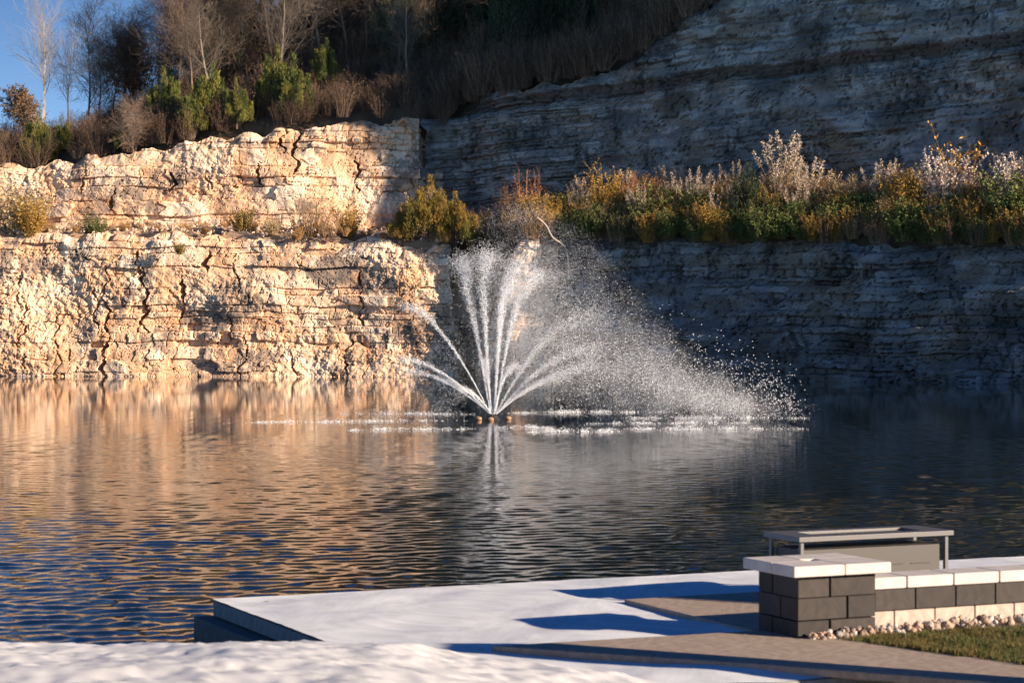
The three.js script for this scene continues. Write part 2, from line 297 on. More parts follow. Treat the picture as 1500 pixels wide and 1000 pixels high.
  for (let k = 0; k < 2600; k++) { const x = 2 + 9 * r(), y = (4.6 - 0.36 * (x - 2)) * Math.min(1.35, 0.45 * Math.abs(gauss(r)) + 0.4 * r()); mist.push([x, Math.max(0.05, y), gauss(r) * 2, 0.013 * (0.7 + 0.8 * r())]); }
  for (let k = 0; k < 2500; k++) { const x = -1 - 3.4 * r(), y = 2.9 * r(); mist.push([x, y, gauss(r) * 1.6, 0.007 * (0.7 + 0.8 * r())]); }
  tag(part(fountain, 'spray_mist', dropGeometry(mist), M.drops), null, null, null, 'stuff');
  // where the flat jets strike the lake: lines of splashing drops
  const streaks = [[-9.4, 2.6, -0.9, 0.6, 1000, 0.06], [-6.0, -5.6, -0.8, -5.2, 800, 0.07], [-4.7, 8.2, -0.6, 7.4, 850, 0.07], [0.3, -6.4, 7.0, -7.4, 1700, 0.08], [4.4, -1.0, 11.6, -1.4, 1900, 0.09], [3.2, 3.4, 9.0, 2.6, 1100, 0.07], [3.5, 8.0, 10.4, 7.4, 1900, 0.09], [1.2, 9.6, 4.2, 9.4, 1500, 0.09], [0.2, 6.0, 2.0, 6.6, 700, 0.07]];
  for (const [x0, z0, x1, z1, count, high] of streaks) {
    const list = [];
    for (let k = 0; k < count * 1.5; k++) { const t = r(), e = Math.sin(Math.PI * clamp(t * 0.96 + 0.03, 0, 1)); if (r() > (0.25 + 0.75 * e) * clamp(0.45 + 0.9 * N[0](t * 7 + x0 * 3, z0), 0.08, 1)) continue; list.push([lerp(x0, x1, t) + gauss(r) * 0.08, Math.abs(gauss(r)) * high * (0.35 + 0.65 * e) * (r() < 0.06 ? 2.0 : 0.75), lerp(z0, z1, t) + gauss(r) * 0.22 + 0.2 * Math.sin(t * 9 + x0), 0.0105 * (0.6 + 0.9 * r())]); }
    tag(part(fountain, 'splash_line', dropGeometry(list), M.drops), null, null, null, 'stuff');
  }
  top(fountain, 'fountain', 'floating fountain throwing a fan of white jets and drifting spray', 'fountain');
}
// ---------------------------------------------------------------- plants
class Grow {                                           // collects tapered twigs and leaf blades with vertex colours
  constructor(seed) { this.r = rng(seed); this.p = []; this.c = []; }
  tri(a, b, c, k) { this.p.push(a.x, a.y, a.z, b.x, b.y, b.z, c.x, c.y, c.z); this.c.push(...k, ...k, ...k); }
  twig(a, b, ra, rb, k) {
    const d = b.clone().sub(a), u = new THREE.Vector3(0.31, 0.17, 0.93).cross(d).normalize(), w = d.cross(u).normalize(), A = [], B = [];
    for (let i = 0; i < 3; i++) { const q = i * 2.0944, o = u.clone().multiplyScalar(Math.cos(q)).addScaledVector(w, Math.sin(q)); A.push(a.clone().addScaledVector(o, ra)); B.push(b.clone().addScaledVector(o, rb)); }
    for (let i = 0; i < 3; i++) { const j = (i + 1) % 3; this.tri(A[i], A[j], B[j], k); if (rb > 1e-4) this.tri(A[i], B[j], B[i], k); }
  }
  leaf(p, dir, len, wide, k) {
    const r = this.r, side = new THREE.Vector3(r() - 0.5, r() - 0.5, r() - 0.5).cross(dir).normalize().multiplyScalar(wide / 2), mid = p.clone().addScaledVector(dir, len * 0.45), end = p.clone().addScaledVector(dir, len);
    this.tri(p, mid.clone().add(side), end, k); this.tri(p, end, mid.clone().sub(side), k);
  }
  any() { const r = this.r; return new THREE.Vector3(r() - 0.5, r() - 0.5, r() - 0.5).normalize(); }
  pick(list) { const k = list[Math.floor(this.r() * list.length)], v = 0.75 + 0.5 * this.r(); return [k[0] * v, k[1] * v, k[2] * v]; }
  geometry() { const g = new THREE.BufferGeometry(); g.setAttribute('position', new THREE.Float32BufferAttribute(this.p, 3)); g.setAttribute('color', new THREE.Float32BufferAttribute(this.c, 3)); return g; }
}
const V = (x, y, z) => new THREE.Vector3(x, y, z);
const BARK = [[0.13, 0.09, 0.062], [0.17, 0.115, 0.078], [0.095, 0.067, 0.05]], PALEBARK = [[0.62, 0.57, 0.52], [0.52, 0.47, 0.42]], GREYBARK = [[0.26, 0.21, 0.17], [0.32, 0.26, 0.2]];
// a leafless tree of unit-free size: trunk and crown as two geometries
function bareTree(seed, height, spread, bark, leaf, leaves = 0, lean = 0, low = 0.28, twigs = bark, deepest = 4) {
  const T = new Grow(seed), C = new Grow(seed + 5), r = T.r;
  function limb(g, p, dir, len, rad, level, k) {
    const n = level === 0 ? 8 : level === 1 ? 5 : level === 2 ? 3 : 2; let a = p.clone(), d = dir.clone();
    for (let i = 0; i < n; i++) {
      d.addScaledVector(g.any(), level === 0 ? 0.10 : 0.24).addScaledVector(V(0, 1, 0), level === 0 ? 0.02 : 0.07).normalize();
      const b = a.clone().addScaledVector(d, len / n), f0 = 1 - 0.8 * i / n, f1 = 1 - 0.8 * (i + 1) / n;
      g.twig(a, b, Math.max(0.006, rad * f0), Math.max(0.005, rad * f1), k);
      const from = level === 0 ? (i + 0.5) / n > low : true;
      if (from && level < deepest) {
        const kids = level === 0 ? 3 : level === 1 ? 2 : level === 2 ? 1 + (r() < 0.6) : (r() < 0.8 ? 1 : 0);
        for (let q = 0; q < kids; q++) {
          const out = C.any(); out.addScaledVector(d, -out.dot(d)).normalize();
          const nd = d.clone().multiplyScalar(0.75).addScaledVector(out, spread * (0.6 + 0.6 * r())).normalize();
          const cl = level === 0 ? height * 0.36 * (1.15 - 0.75 * i / n) * (0.7 + 0.5 * r()) : len * (0.5 + 0.2 * r());
          limb(C, a.clone().lerp(b, r()), nd, cl, rad * f1 * (level === 0 ? 0.42 : 0.55), level + 1, level === 0 ? C.pick(twigs) : k);
        }
      }
      if (leaves && level >= 3) for (let q = 0; q < leaves; q++) if (r() < 0.7) C.leaf(a.clone().lerp(b, r()), C.any().addScaledVector(V(0, -1, 0), 0.3).normalize(), 0.10 + 0.09 * r(), 0.08 + 0.04 * r(), C.pick(leaf));
      a = b;
    }
  }
  limb(T, V(0, -0.3, 0), V(lean, 1, 0).normalize(), height * 0.86, height * 0.0125, 0, T.pick(bark));
  return { trunk: T.geometry(), crown: C.geometry() };
}
// feathery upright evergreen (juniper, cedar): ragged spires of short blades
function juniper(seed, height, radius, colours, blades = 5200) {
  const T = new Grow(seed), C = new Grow(seed + 3), r = C.r, spires = [];
  T.twig(V(0, -0.3, 0), V(0, height * 0.7, 0), height * 0.022, height * 0.008, [0.12, 0.08, 0.055]);
  for (let i = 0; i < 44; i++) { const t = i / 44, a = r() * 6.283, q = radius * (0.25 + 0.75 * Math.sqrt(r())) * (1 - 0.55 * t); spires.push({ p: V(q * Math.cos(a), height * (0.03 + 0.55 * t * (0.6 + 0.4 * r())), q * Math.sin(a)), d: V(Math.cos(a) * 0.35 * r(), 1, Math.sin(a) * 0.35 * r()).normalize(), L: height * (0.22 + 0.22 * r()) * (1 - 0.15 * t), w: radius * (0.17 + 0.15 * r()), k: C.pick(colours) }); }
  spires.push({ p: V(0, height * 0.45, 0), d: V(0.05, 1, 0), L: height * 0.55, w: radius * 0.3, k: C.pick(colours) });
  for (const s of spires) T.twig(V(0, s.p.y * 0.8, 0), s.p.clone().addScaledVector(s.d, s.L * 0.5), height * 0.007, 0.006, [0.12, 0.08, 0.055]);
  for (let i = 0; i < blades; i++) {
    const s = spires[i % spires.length], t = Math.pow(r(), 0.8), a = r() * 6.283, q = s.w * (1 - 0.88 * t) * (0.35 + 0.65 * Math.sqrt(r())), c = s.p.clone().addScaledVector(s.d, s.L * t).add(V(q * Math.cos(a), 0, q * Math.sin(a)));
    const dir = V(Math.cos(a) * 0.6, 1.1, Math.sin(a) * 0.6).addScaledVector(C.any(), 0.4).normalize(), v = 0.7 + 0.6 * r();
    C.leaf(c, dir, (0.12 + 0.16 * r()) * Math.sqrt(height / 3), 0.028 * Math.sqrt(height / 3), [s.k[0] * v, s.k[1] * v, s.k[2] * v]);
  }
  return { trunk: T.geometry(), crown: C.geometry() };
}
// many-stemmed shrub or weed clump
function shrub(seed, height, radius, stems, stemC, leafC, leaves, leafLen = 0.09, plume = 0, spire = 0) {
  const T = new Grow(seed), C = new Grow(seed + 9), r = C.r;
  for (let i = 0; i < stems; i++) {
    const a = r() * 6.283, q = radius * 0.35 * Math.sqrt(r()), tilt = (0.15 + 0.75 * r()) * radius / height * (spire ? 0.6 : 1), k = T.pick(stemC), L = height * (0.55 + 0.5 * r()) * (spire ? 1 - 0.55 * r() : 1);
    let p = V(q * Math.cos(a), -0.15, q * Math.sin(a)), d = V(Math.cos(a) * tilt, 1, Math.sin(a) * tilt).normalize(); const n = 5;
    for (let j = 0; j < n; j++) {
      d.addScaledVector(T.any(), 0.16).normalize(); const b = p.clone().addScaledVector(d, L / n), rad = 0.014 * (1 - 0.75 * j / n) * Math.sqrt(height / 1.5);
      T.twig(p, b, rad, rad * 0.75, k);
      if (j > 0) for (let s = 0; s < 2; s++) { const sd = d.clone().addScaledVector(T.any(), 0.9).normalize(), e = p.clone().lerp(b, r()), f = e.clone().addScaledVector(sd, L * 0.16 * (0.6 + 0.8 * r())); T.twig(e, f, rad * 0.5, 0.003, k); for (let m = 0; m < leaves * 0.5; m++) C.leaf(e.clone().lerp(f, 0.3 + 0.7 * r()), C.any().addScaledVector(V(0, 1, 0), 0.25).normalize(), leafLen * (0.6 + 0.8 * r()), leafLen * 0.5, C.pick(leafC)); }
      for (let m = 0; m < leaves; m++) if (j > 0 || r() < 0.5) C.leaf(p.clone().lerp(b, r()).addScaledVector(C.any(), 0.05), C.any().addScaledVector(V(0, 1, 0), 0.3).normalize(), leafLen * (0.6 + 0.8 * r()), leafLen * 0.5, C.pick(leafC));
      p = b;
    }
    for (let m = 0; m < plume; m++) { const t = r(), sd = C.any().addScaledVector(V(0, 1, 0), 0.5).normalize(); C.leaf(p.clone().addScaledVector(d, (t - 0.35) * 0.55 * Math.sqrt(height / 2)).addScaledVector(sd, 0.15 * (1 - t) * r()), sd, 0.07 + 0.06 * r(), 0.03, C.pick([[0.62, 0.48, 0.36], [0.5, 0.38, 0.27], [0.7, 0.58, 0.46]])); }
  }
  return { trunk: T.geometry(), crown: C.geometry() };
}
const OLIVE = [[0.13, 0.14, 0.025], [0.19, 0.17, 0.03], [0.09, 0.11, 0.02]], DEEP = [[0.025, 0.045, 0.015], [0.04, 0.055, 0.02], [0.03, 0.04, 0.018]], GOLD = [[0.40, 0.22, 0.04], [0.48, 0.29, 0.06], [0.30, 0.18, 0.03]], BROWN = [[0.20, 0.12, 0.06], [0.15, 0.09, 0.05], [0.26, 0.16, 0.08]], RUSTY = [[0.30, 0.12, 0.05], [0.22, 0.09, 0.04], [0.38, 0.18, 0.08]], GREEN = [[0.10, 0.14, 0.025], [0.16, 0.18, 0.035], [0.06, 0.09, 0.02]], STRAW = [[0.44, 0.33, 0.17], [0.36, 0.25, 0.12], [0.5, 0.38, 0.22]], PALE = [[0.66, 0.54, 0.44], [0.58, 0.46, 0.36], [0.72, 0.62, 0.52]], AMBER = [[0.55, 0.28, 0.04], [0.48, 0.22, 0.03], [0.6, 0.36, 0.08]];
const kinds = {};
function plantGeo(key, make) { return kinds[key] ??= make(); }
function plant(name, geo, x, y, d, scale, turn, label, category, group, names = ['trunk', 'crown']) {
  const g = new THREE.Group(); part(g, names[0], geo.trunk, M.plant); part(g, names[1], geo.crown, M.plant);
  g.position.set(x, y, -d); g.rotation.y = turn; if (Array.isArray(scale)) g.scale.set(...scale); else g.scale.setScalar(scale);
  return top(g, name, label, category, group);
}
const at = (px, d) => pxX(px, d);
const rise = (v, d) => EYE + (480 - v) / 3250 * d;     // height seen at that photograph row and distance
const STEMS = ['stems', 'foliage'];
{
  const bare = [0, 1, 2, 3].map((k) => bareTree(100 + k * 17, 9, 0.75 + 0.1 * k, BARK, null));
  const grey = [0, 1].map((k) => bareTree(300 + k * 17, 9, 0.7, GREYBARK, null, 0, 0.1, 0.28, [[0.13, 0.10, 0.075]], 3));
  const pale = [0, 1].map((k) => bareTree(400 + k * 13, 12, 0.42, PALEBARK, null, 0, k ? 0.02 : -0.02, 0.35, [[0.30, 0.26, 0.23]], 3));
  const oak = bareTree(520, 8, 0.8, BARK, RUSTY, 5), oak2 = bareTree(540, 6, 0.85, BARK, BROWN, 4);
  const jun = [0, 1, 2].map((k) => juniper(600 + k * 11, 4, 1.25, OLIVE, 15000)), pine = [0, 1].map((k) => juniper(660 + k * 11, 10, 2.6, DEEP, 12000));
  const ground = (x, d) => hillY(x, d) - 0.15;
  // upper left: two white-barked trees, oak with rust leaves, evergreens
  const put = (name, geo, px, back, s, turn, label, cat, group, names) => { let x = at(px, 165), d = 165; for (let k = 0; k < 3; k++) { d = upD(x) + back; x = at(px, d); } return plant(name, geo, x, ground(x, d), d, s, turn, label, cat, group, names); };
  put('white_barked_tree', pale[0], 66, 12, 1.02, 0.4, 'tallest slender white trunked bare tree against the blue sky', 'tree');
  put('white_barked_tree', pale[1], 102, 12, 0.80, 2.0, 'shorter forked white trunked bare tree against the blue sky', 'tree');
  put('oak_tree', oak, 190, 20, 0.95, 0, 'oak holding rust brown leaves against the sky', 'tree');
  put('oak_tree', oak2, 38, 10, 0.85, 1, 'small dark brown leaved tree at the far left skyline', 'tree');
  put('bare_tree', bare[0], 248, 17, 1.35, 0.3, 'large spreading bare tree between the oak and the dark pine', 'tree');
  put('pine_tree', pine[0], 292, 15, 1.1, 0, 'tall dark pine in the wood left of centre', 'tree');
  put('pine_tree', pine[1], 345, 21, 0.95, 1.2, 'dark pine behind the leaning pale trunks', 'tree');
  put('bare_tree', grey[0], 318, 8, 1.05, 2.6, 'leaning pale grey bare tree in front of the pine', 'tree');
  put('bare_tree', grey[1], 402, 9, 1.15, 0.4, 'straight grey trunked bare tree above the right hand cedars', 'tree');
  put('bare_tree', grey[0], 470, 14, 1.2, 4.0, 'grey bare tree high in the brown wood', 'tree');
  put('small_bare_tree', bareTree(700, 4.6, 0.8, [[0.34, 0.24, 0.17], [0.28, 0.2, 0.14]], BROWN, 0, 0.03, 0.12), 195, 0.9, 0.95, 0, 'small bare tree rooted on the rim of the sunlit cliff', 'tree');
  put('bare_tree', grey[1], 600, 6, 0.85, 2.2, 'pale limbed bare tree leaning at the edge of the shade', 'tree');
  const jl = [[310, 3.5, 1.15, 'tall olive cedar at centre of the trio on the cliff rim'], [282, 2.5, 0.9, 'squat cedar left of the trio on the cliff rim'], [347, 2.5, 0.85, 'dark green cedar right of the trio on the cliff rim'], [432, 3, 1.15, 'broad cedar above the highest part of sunlit cliff'], [406, 5, 1.2, 'cedar with a thin spire behind the broad cedar'], [55, 3, 0.95, 'round dark cedar at left above the cliff rim'], [88, 4, 0.7, 'low cedar beside the round dark one'], [242, 6, 1.1, 'golden olive cedar behind the small bare tree'], [180, 2, 0.5, 'tiny cedar at the foot of the small bare tree'], [478, 8, 0.9, 'half hidden cedar in brown brush right of the broad cedar']];
  jl.forEach(([px, back, s, label], i) => put('cedar', jun[i % 3], px, back, s, i * 1.3, label, 'cedar', 'cedars above the sunlit cliff'));
  // wood on the hill: trees one can tell apart, then the mass behind
  const r = rng(808);
  for (let i = 0; i < 46; i++) { const px = 130 + 18 * i * (0.92 + 0.16 * r()) * 0.86, back = 9 + 22 * r(); put('bare_tree', bare[i % 4], px, back, 0.85 + 0.6 * r(), r() * 6, px < 560 ? 'bare brown tree in the lit wood above the sunlit cliff' : 'dark bare tree in the shaded wood above the tall cliff', 'tree', px < 560 ? 'bare trees of the lit wood' : 'bare trees of the shaded wood'); }
  for (let i = 0; i < 9; i++) { const px = 560 + 58 * i + 30 * r(); put('pine_tree', pine[i % 2], px, 3 + 12 * r(), 0.7 + 0.35 * r(), r() * 6, 'dark evergreen in the shaded wood above the tall cliff', 'tree', 'evergreens of the shaded wood'); }
  const m4 = new THREE.Matrix4(), q = new THREE.Quaternion(), up = V(0, 1, 0), col = new THREE.Color();
  function mass(name, geo, count, where, label, category, size, tint) {
    const list = []; for (let guard = 0; list.length < count && guard < count * 20; guard++) { const w = where(); if (w) list.push(w); }
    for (const [suffix, g] of [['stems', geo.trunk], ['foliage', geo.crown]]) if (g.attributes.position.count) {
      const im = new THREE.InstancedMesh(g, M.plant, list.length), rr = rng(9 + count);
      list.forEach(([x, y, d], i) => { const s = size[0] + (size[1] - size[0]) * rr(); m4.compose(V(x, y, -d), q.setFromAxisAngle(up, rr() * 6.28), V(s, s * (0.8 + 0.4 * rr()), s)); im.setMatrixAt(i, m4); const k = 0.75 + 0.5 * rr(); im.setColorAt(i, col.setRGB(k * tint[0], k * tint[1], k * tint[2])); });
      if (suffix === 'stems') { mass.root = top(new THREE.Group(), name, label, category, null, 'stuff'); }
      im.name = suffix; im.userData.kind = 'stuff'; mass.root.add(im);
    }
  }
  const brush = shrub(900, 2.2, 1.5, 46, [[0.13, 0.08, 0.05], [0.18, 0.11, 0.065], [0.09, 0.058, 0.04]], BROWN, 1, 0.08);
  const hillSpot = (x0, x1, b0, b1, p = 1) => () => { const x = lerp(x0, x1, r()), d = upD(x) + b0 + (b1 - b0) * Math.pow(r(), p); return [x, ground(x, d), d]; };
  mass('brushwood', brush, 520, hillSpot(-46, -4, 1.6, 26, 1.2), 'tangle of brown brushwood covering the hill above the sunlit cliff', 'brush', [0.6, 1.25], [1, 1, 1]);
  mass('brushwood', brush, 420, hillSpot(-5.5, 36, 0.3, 14, 1.6), 'tangle of dark brushwood above the shaded cliff', 'brush', [0.7, 1.3], [1, 1, 1]);
  put('rim_brush', brush, 560, 1.2, 0.9, 1, 'brown brush on the rim near the end of the sunlit upper tier', 'shrub', null, STEMS);
  put('rim_brush', brush, 605, 1.0, 0.8, 3, 'last brown brush on the sunlit rim beside the shade', 'shrub', null, STEMS);
  mass('distant_wood', bare[2], 150, hillSpot(-26, 40, 26, 70), 'far bare wood closing the top of the hill', 'wood', [1.0, 1.6], [1, 1, 1]);
  mass('distant_evergreens', pine[0], 46, hillSpot(-14, 38, 14, 60), 'dark evergreens filling the top of the hill', 'wood', [0.9, 1.4], [1, 1, 1]);

  // ledge plants
  const spot = (px, t) => { let x = at(px, 150), d = 150; for (let k = 0; k < 4; k++) { d = lerp(lowD(x) + 0.9, upD(x) - 0.6, t); x = at(px, d); } return [x, benchY(x, d) - 0.05, d]; };
  const on = (name, geo, px, t, s, turn, label, group) => plant(name, geo, ...spot(px, t), s, turn, label, 'shrub', group, STEMS);
  const K = {
    gold: shrub(1001, 2.6, 1.3, 60, GOLD, GOLD, 7, 0.11), spire: shrub(1002, 3.6, 1.2, 60, GOLD, GOLD, 9, 0.10, 0, 1), straw: shrub(1003, 1.8, 1.1, 60, STRAW, STRAW, 3, 0.12), green: shrub(1004, 1.9, 1.4, 46, BROWN, GREEN, 12, 0.12), olive: shrub(1005, 2.0, 1.4, 46, BROWN, [...OLIVE, ...GOLD], 10, 0.12), rust: shrub(1006, 2.4, 0.8, 40, RUSTY, RUSTY, 4, 0.08), plume: shrub(1007, 2.6, 0.9, 26, STRAW, STRAW, 2, 0.10, 60), white: shrub(1008, 2.8, 1.1, 34, PALE, PALE, 12, 0.13), twig: shrub(1009, 2.0, 1.5, 50, BROWN, BROWN, 1, 0.07), amber: shrub(1010, 4.2, 0.9, 9, [[0.35, 0.24, 0.13]], AMBER, 4, 0.24), red: shrub(1011, 3.0, 1.2, 22, RUSTY, RUSTY, 2, 0.10),
  };
  const J = juniper(1020, 3.6, 1.7, [[0.22, 0.15, 0.02], [0.15, 0.13, 0.02], [0.28, 0.17, 0.03]], 13000);
  on('ledge_shrub', K.straw, 22, 0.25, 2.3, 0, 'big straw coloured thicket at the left end of the ledge');
  on('ledge_shrub', K.gold, 45, 0.1, 1.2, 2, 'brown gold bush beside the straw thicket');
  on('ledge_shrub', K.green, 140, 0.2, 0.75, 1, 'small green bush on the pale ledge at left');
  on('ledge_shrub', K.twig, 112, 0.2, 0.5, 1, 'low brown tuft beside the small green ledge bush');
  on('ledge_shrub', K.olive, 355, 0.2, 0.85, 3, 'olive bush on the ledge below the three cedars');
  on('ledge_shrub', K.twig, 452, 0.25, 1.75, 3, 'bare brown twiggy bush on the ledge');
  on('ledge_shrub', K.gold, 510, 0.25, 0.95, 0, 'golden bush climbing the ledge near the shade');
  on('ledge_shrub', K.twig, 480, 0.05, 1.0, 1, 'dry brush hanging off the ledge under the twiggy bush');
  on('ledge_shrub', K.straw, 400, 0.1, 0.7, 1, 'low dry grass clump on the sunlit ledge');
  on('ledge_cedar', J, 628, 0.05, 1.15, 0, 'spreading bronze juniper on the ledge corner left of the spray');
  on('ledge_cedar', J, 668, -0.05, 1.0, 2.4, 'bronze juniper spilling over the cliff edge above the jets');
  on('ledge_cedar', J, 590, 0.05, 0.75, 4.1, 'small bronze juniper left of the spreading one');
  on('ledge_shrub', K.plume, 620, 0.45, 1.25, 1, 'pale feathery grass behind the bronze junipers');
  on('ledge_shrub', K.red, 748, 0.3, 1.25, 0, 'tall thin stemmed sapling with few rust leaves');
  on('ledge_shrub', K.red, 778, 0.5, 1.3, 3, 'reddish brown weed standing against the dark cliff');
  on('ledge_shrub', K.green, 812, 0.2, 0.8, 0, 'bright green bush beside the golden spire');
  on('ledge_shrub', K.spire, 884, 0.25, 1.35, 0, 'tall pointed golden bush in the sun');
  on('ledge_shrub', K.gold, 850, 0.15, 1.0, 2, 'golden bush at left foot of the tall pointed one');
  on('ledge_shrub', K.rust, 936, 0.3, 1.45, 1, 'narrow rust coloured weed right of the golden spire');
  on('ledge_shrub', K.green, 968, 0.25, 1.3, 1, 'green leafy bush right of the rust weed');
  on('ledge_shrub', K.plume, 1012, 0.3, 1.3, 1, 'first clump of pale plumed weeds from the golden spire');
  on('ledge_cedar', juniper(1030, 3, 1.1, DEEP, 5000), 1095, 0.15, 1.35, 0, 'dark green juniper in the weeds below the pale plumes');
  on('ledge_shrub', K.plume, 1148, 0.55, 1.75, 0, 'tallest pale plumed weeds against the dark cliff');
  on('ledge_shrub', K.plume, 1185, 0.45, 1.35, 3, 'shorter pale plumes right of the tallest ones');
  on('ledge_shrub', K.straw, 1240, 0.5, 1.6, 0, 'straw coloured weeds in the middle of the right ledge');
  on('ledge_shrub', K.plume, 1290, 0.5, 1.3, 2, 'sparse pale plumes left of the white leaved bush');
  on('ledge_shrub', K.white, 1385, 0.45, 1.5, 0, 'bush with dry whitish leaves at right');
  on('ledge_shrub', K.amber, 1402, 0.5, 1.3, 0, 'slim sapling with large amber leaves above the whitish bush');
  on('ledge_shrub', K.white, 1485, 0.45, 1.4, 2, 'whitish leaved bush at the right edge');
  on('ledge_shrub', K.green, 1480, 0.2, 1.9, 2, 'dark green bush at the right edge below the whitish one');
  on('ledge_shrub', K.gold, 1330, 0.35, 1.3, 2, 'amber brown bush left of the whitish bush');
  plant('cliff_bush', K.olive, at(265, 152), rise(372, 152), 151.3, 0.42, 0, 'small round bush growing from the sunlit cliff face', 'shrub', null, STEMS);
  const bench = (x0, x1, t0, t1) => () => { const x = lerp(x0, x1, r()), d = lerp(lowD(x) + 0.5, upD(x) - 0.4, lerp(t0, t1, r())); return [x, benchY(x, d) - 0.1, d]; };
  mass('undergrowth', K.gold, 160, bench(0, 38, -0.05, 0.7), 'golden undergrowth crowding the right ledge', 'undergrowth', [0.45, 0.95], [1, 1, 1]);
  mass('green_undergrowth', K.green, 190, bench(3, 38, -0.06, 0.5), 'green undergrowth low along the right ledge', 'undergrowth', [0.5, 1.05], [1, 1, 1]);
  mass('plumed_weeds', K.plume, 70, bench(4, 38, 0.1, 0.8), 'pale plumed weeds scattered through the right ledge', 'undergrowth', [0.6, 1.05], [1, 0.95, 0.9]);
  mass('dry_weeds', K.straw, 170, bench(-4, 38, 0.05, 0.8), 'dry straw weeds scattered along the right ledge', 'undergrowth', [0.45, 1.0], [1, 0.9, 0.8]);
  mass('ledge_brush', K.twig, 190, bench(-5, 38, -0.07, 0.7), 'brown twiggy brush along the right ledge', 'undergrowth', [0.5, 1.1], [1, 1, 1]);
  mass('ledge_tufts', K.straw, 60, bench(-40, -7, 0.0, 1.0), 'dry tufts dotted along the sunlit ledge', 'undergrowth', [0.15, 0.45], [0.9, 0.7, 0.5]);
  { const rocks = new THREE.IcosahedronGeometry(1, 1), pp = rocks.attributes.position; for (let i = 0; i < pp.count; i++) { const k = 1 + 0.35 * N[0](pp.getX(i) * 2 + pp.getZ(i), pp.getY(i) * 2); pp.setXYZ(i, pp.getX(i) * k * 1.3, pp.getY(i) * k * 0.7, pp.getZ(i) * k); } rocks.computeVertexNormals();
    const im = new THREE.InstancedMesh(rocks, mat([0.7, 0.52, 0.37], 0.95), 900);
    for (let i = 0; i < 900; i++) { const x = lerp(-42, -5, r()), d = lerp(lowD(x) + 1.2, upD(x), r()), s0 = 0.08 + 0.3 * r() * r() * r(); im.setMatrixAt(i, m4.compose(V(x, benchY(x, d), -d), q.setFromAxisAngle(V(r(), r(), r()).normalize(), r() * 6), V(s0, s0, s0))); const kk = 0.6 + 0.5 * r(); im.setColorAt(i, col.setRGB(kk, kk, kk)); }
    top(im, 'rubble', 'pale broken rubble lying along the sunlit ledge', 'rubble', null, 'stuff'); }
  // dead branch hanging down the cliff
  const path = [[787, 318], [800, 330], [810, 348], [826, 360], [832, 378], [833, 408]].map(([px, v], i) => V(at(px, 146.6), rise(v, 146.6), -(146.6 + 0.15 * Math.sin(i * 2))));
  top(new THREE.Mesh(new THREE.TubeGeometry(new THREE.CatmullRomCurve3(path), 40, 0.055, 6), mat([0.55, 0.45, 0.36], 0.9)), 'dead_branch', 'bleached dead branch hanging down the cliff behind the spray', 'branch');
}
// ---------------------------------------------------------------- lakeside deck: local x along its lake edge, local z towards the viewer
const DECK_Y = EYE - 2.81, TURN = 24.7 * Math.PI / 180, CORNER = new THREE.Vector3(-3.11, DECK_Y, -23.0);
const onDeck = (x, z, y = 0) => new THREE.Vector3(x, y, z).applyAxisAngle(new THREE.Vector3(0, 1, 0), TURN).add(CORNER);
function deckGroup(x, z, y = 0) { const g = new THREE.Group(); g.position.copy(onDeck(x, z, y)); g.rotation.y = TURN; return g; }
const block = (w, h, d, x, y, z, r = 0.008) => { const g = new RoundedBoxGeometry(w, h, d, 1, r); g.translate(x + w / 2, y + h / 2, z + d / 2); return g; };
function metres(g) {                                    // box-projected uv in metres
  const p = g.attributes.position, n = g.attributes.normal, uv = new Float32Array(p.count * 2);
  for (let i = 0; i < p.count; i++) { const ax = Math.abs(n.getX(i)), ay = Math.abs(n.getY(i)), az = Math.abs(n.getZ(i)); const [a, b] = ay >= ax && ay >= az ? [p.getX(i), p.getZ(i)] : ax >= az ? [p.getZ(i), p.getY(i)] : [p.getX(i), p.getY(i)]; uv[i * 2] = a; uv[i * 2 + 1] = b; }
  g.setAttribute('uv', new THREE.BufferAttribute(uv, 2)); return g;
}
{
  // the white top is gently uneven, so the shadows on it waver
  const deck = deckGroup(0, 0);
  const xs = range(0, 15, 0.1), zs = range(0, 7, 0.1), pos = [], uv = [], idx = [];
  for (const x of xs) for (const z of zs) {
    const e = Math.min(x, z) < 0.01 ? 0.3 : 1;
    pos.push(x - (z > 0.05 ? 0.012 * Math.max(0, N[1](z * 3.1, 4)) * (x < 0.05 ? -1 : 0) : 0), e * (0.020 * N[0](x * 0.42, z * 0.55) + 0.009 * N[1](x * 1.1, z * 1.2) + 0.002 * N[2](x * 4, z * 4)), z); uv.push(x, z);
  }
  for (let i = 0; i < xs.length - 1; i++) for (let j = 0; j < zs.length - 1; j++) { const a = i * zs.length + j, b = a + zs.length; idx.push(a, a + 1, b + 1, a, b + 1, b); }
  const g = new THREE.BufferGeometry(); g.setAttribute('position', new THREE.Float32BufferAttribute(pos, 3)); g.setAttribute('uv', new THREE.Float32BufferAttribute(uv, 2)); g.setIndex(idx); g.computeVertexNormals();
  part(deck, 'white_surface', g, M.deck);
  part(deck, 'slab', metres(block(15, 0.15, 7, 0.004, -0.172, 0.004, 0.01)), M.deckSide);
  part(deck, 'footing', metres(block(15.2, 1.1, 7.2, -0.17, -1.285, -0.12, 0.02)), mat([0.16, 0.15, 0.14], 0.8, { map: grainA }));
  top(deck, 'deck', 'broad white lakeside deck slab with a dark stepped edge', 'deck', null, 'structure');
}
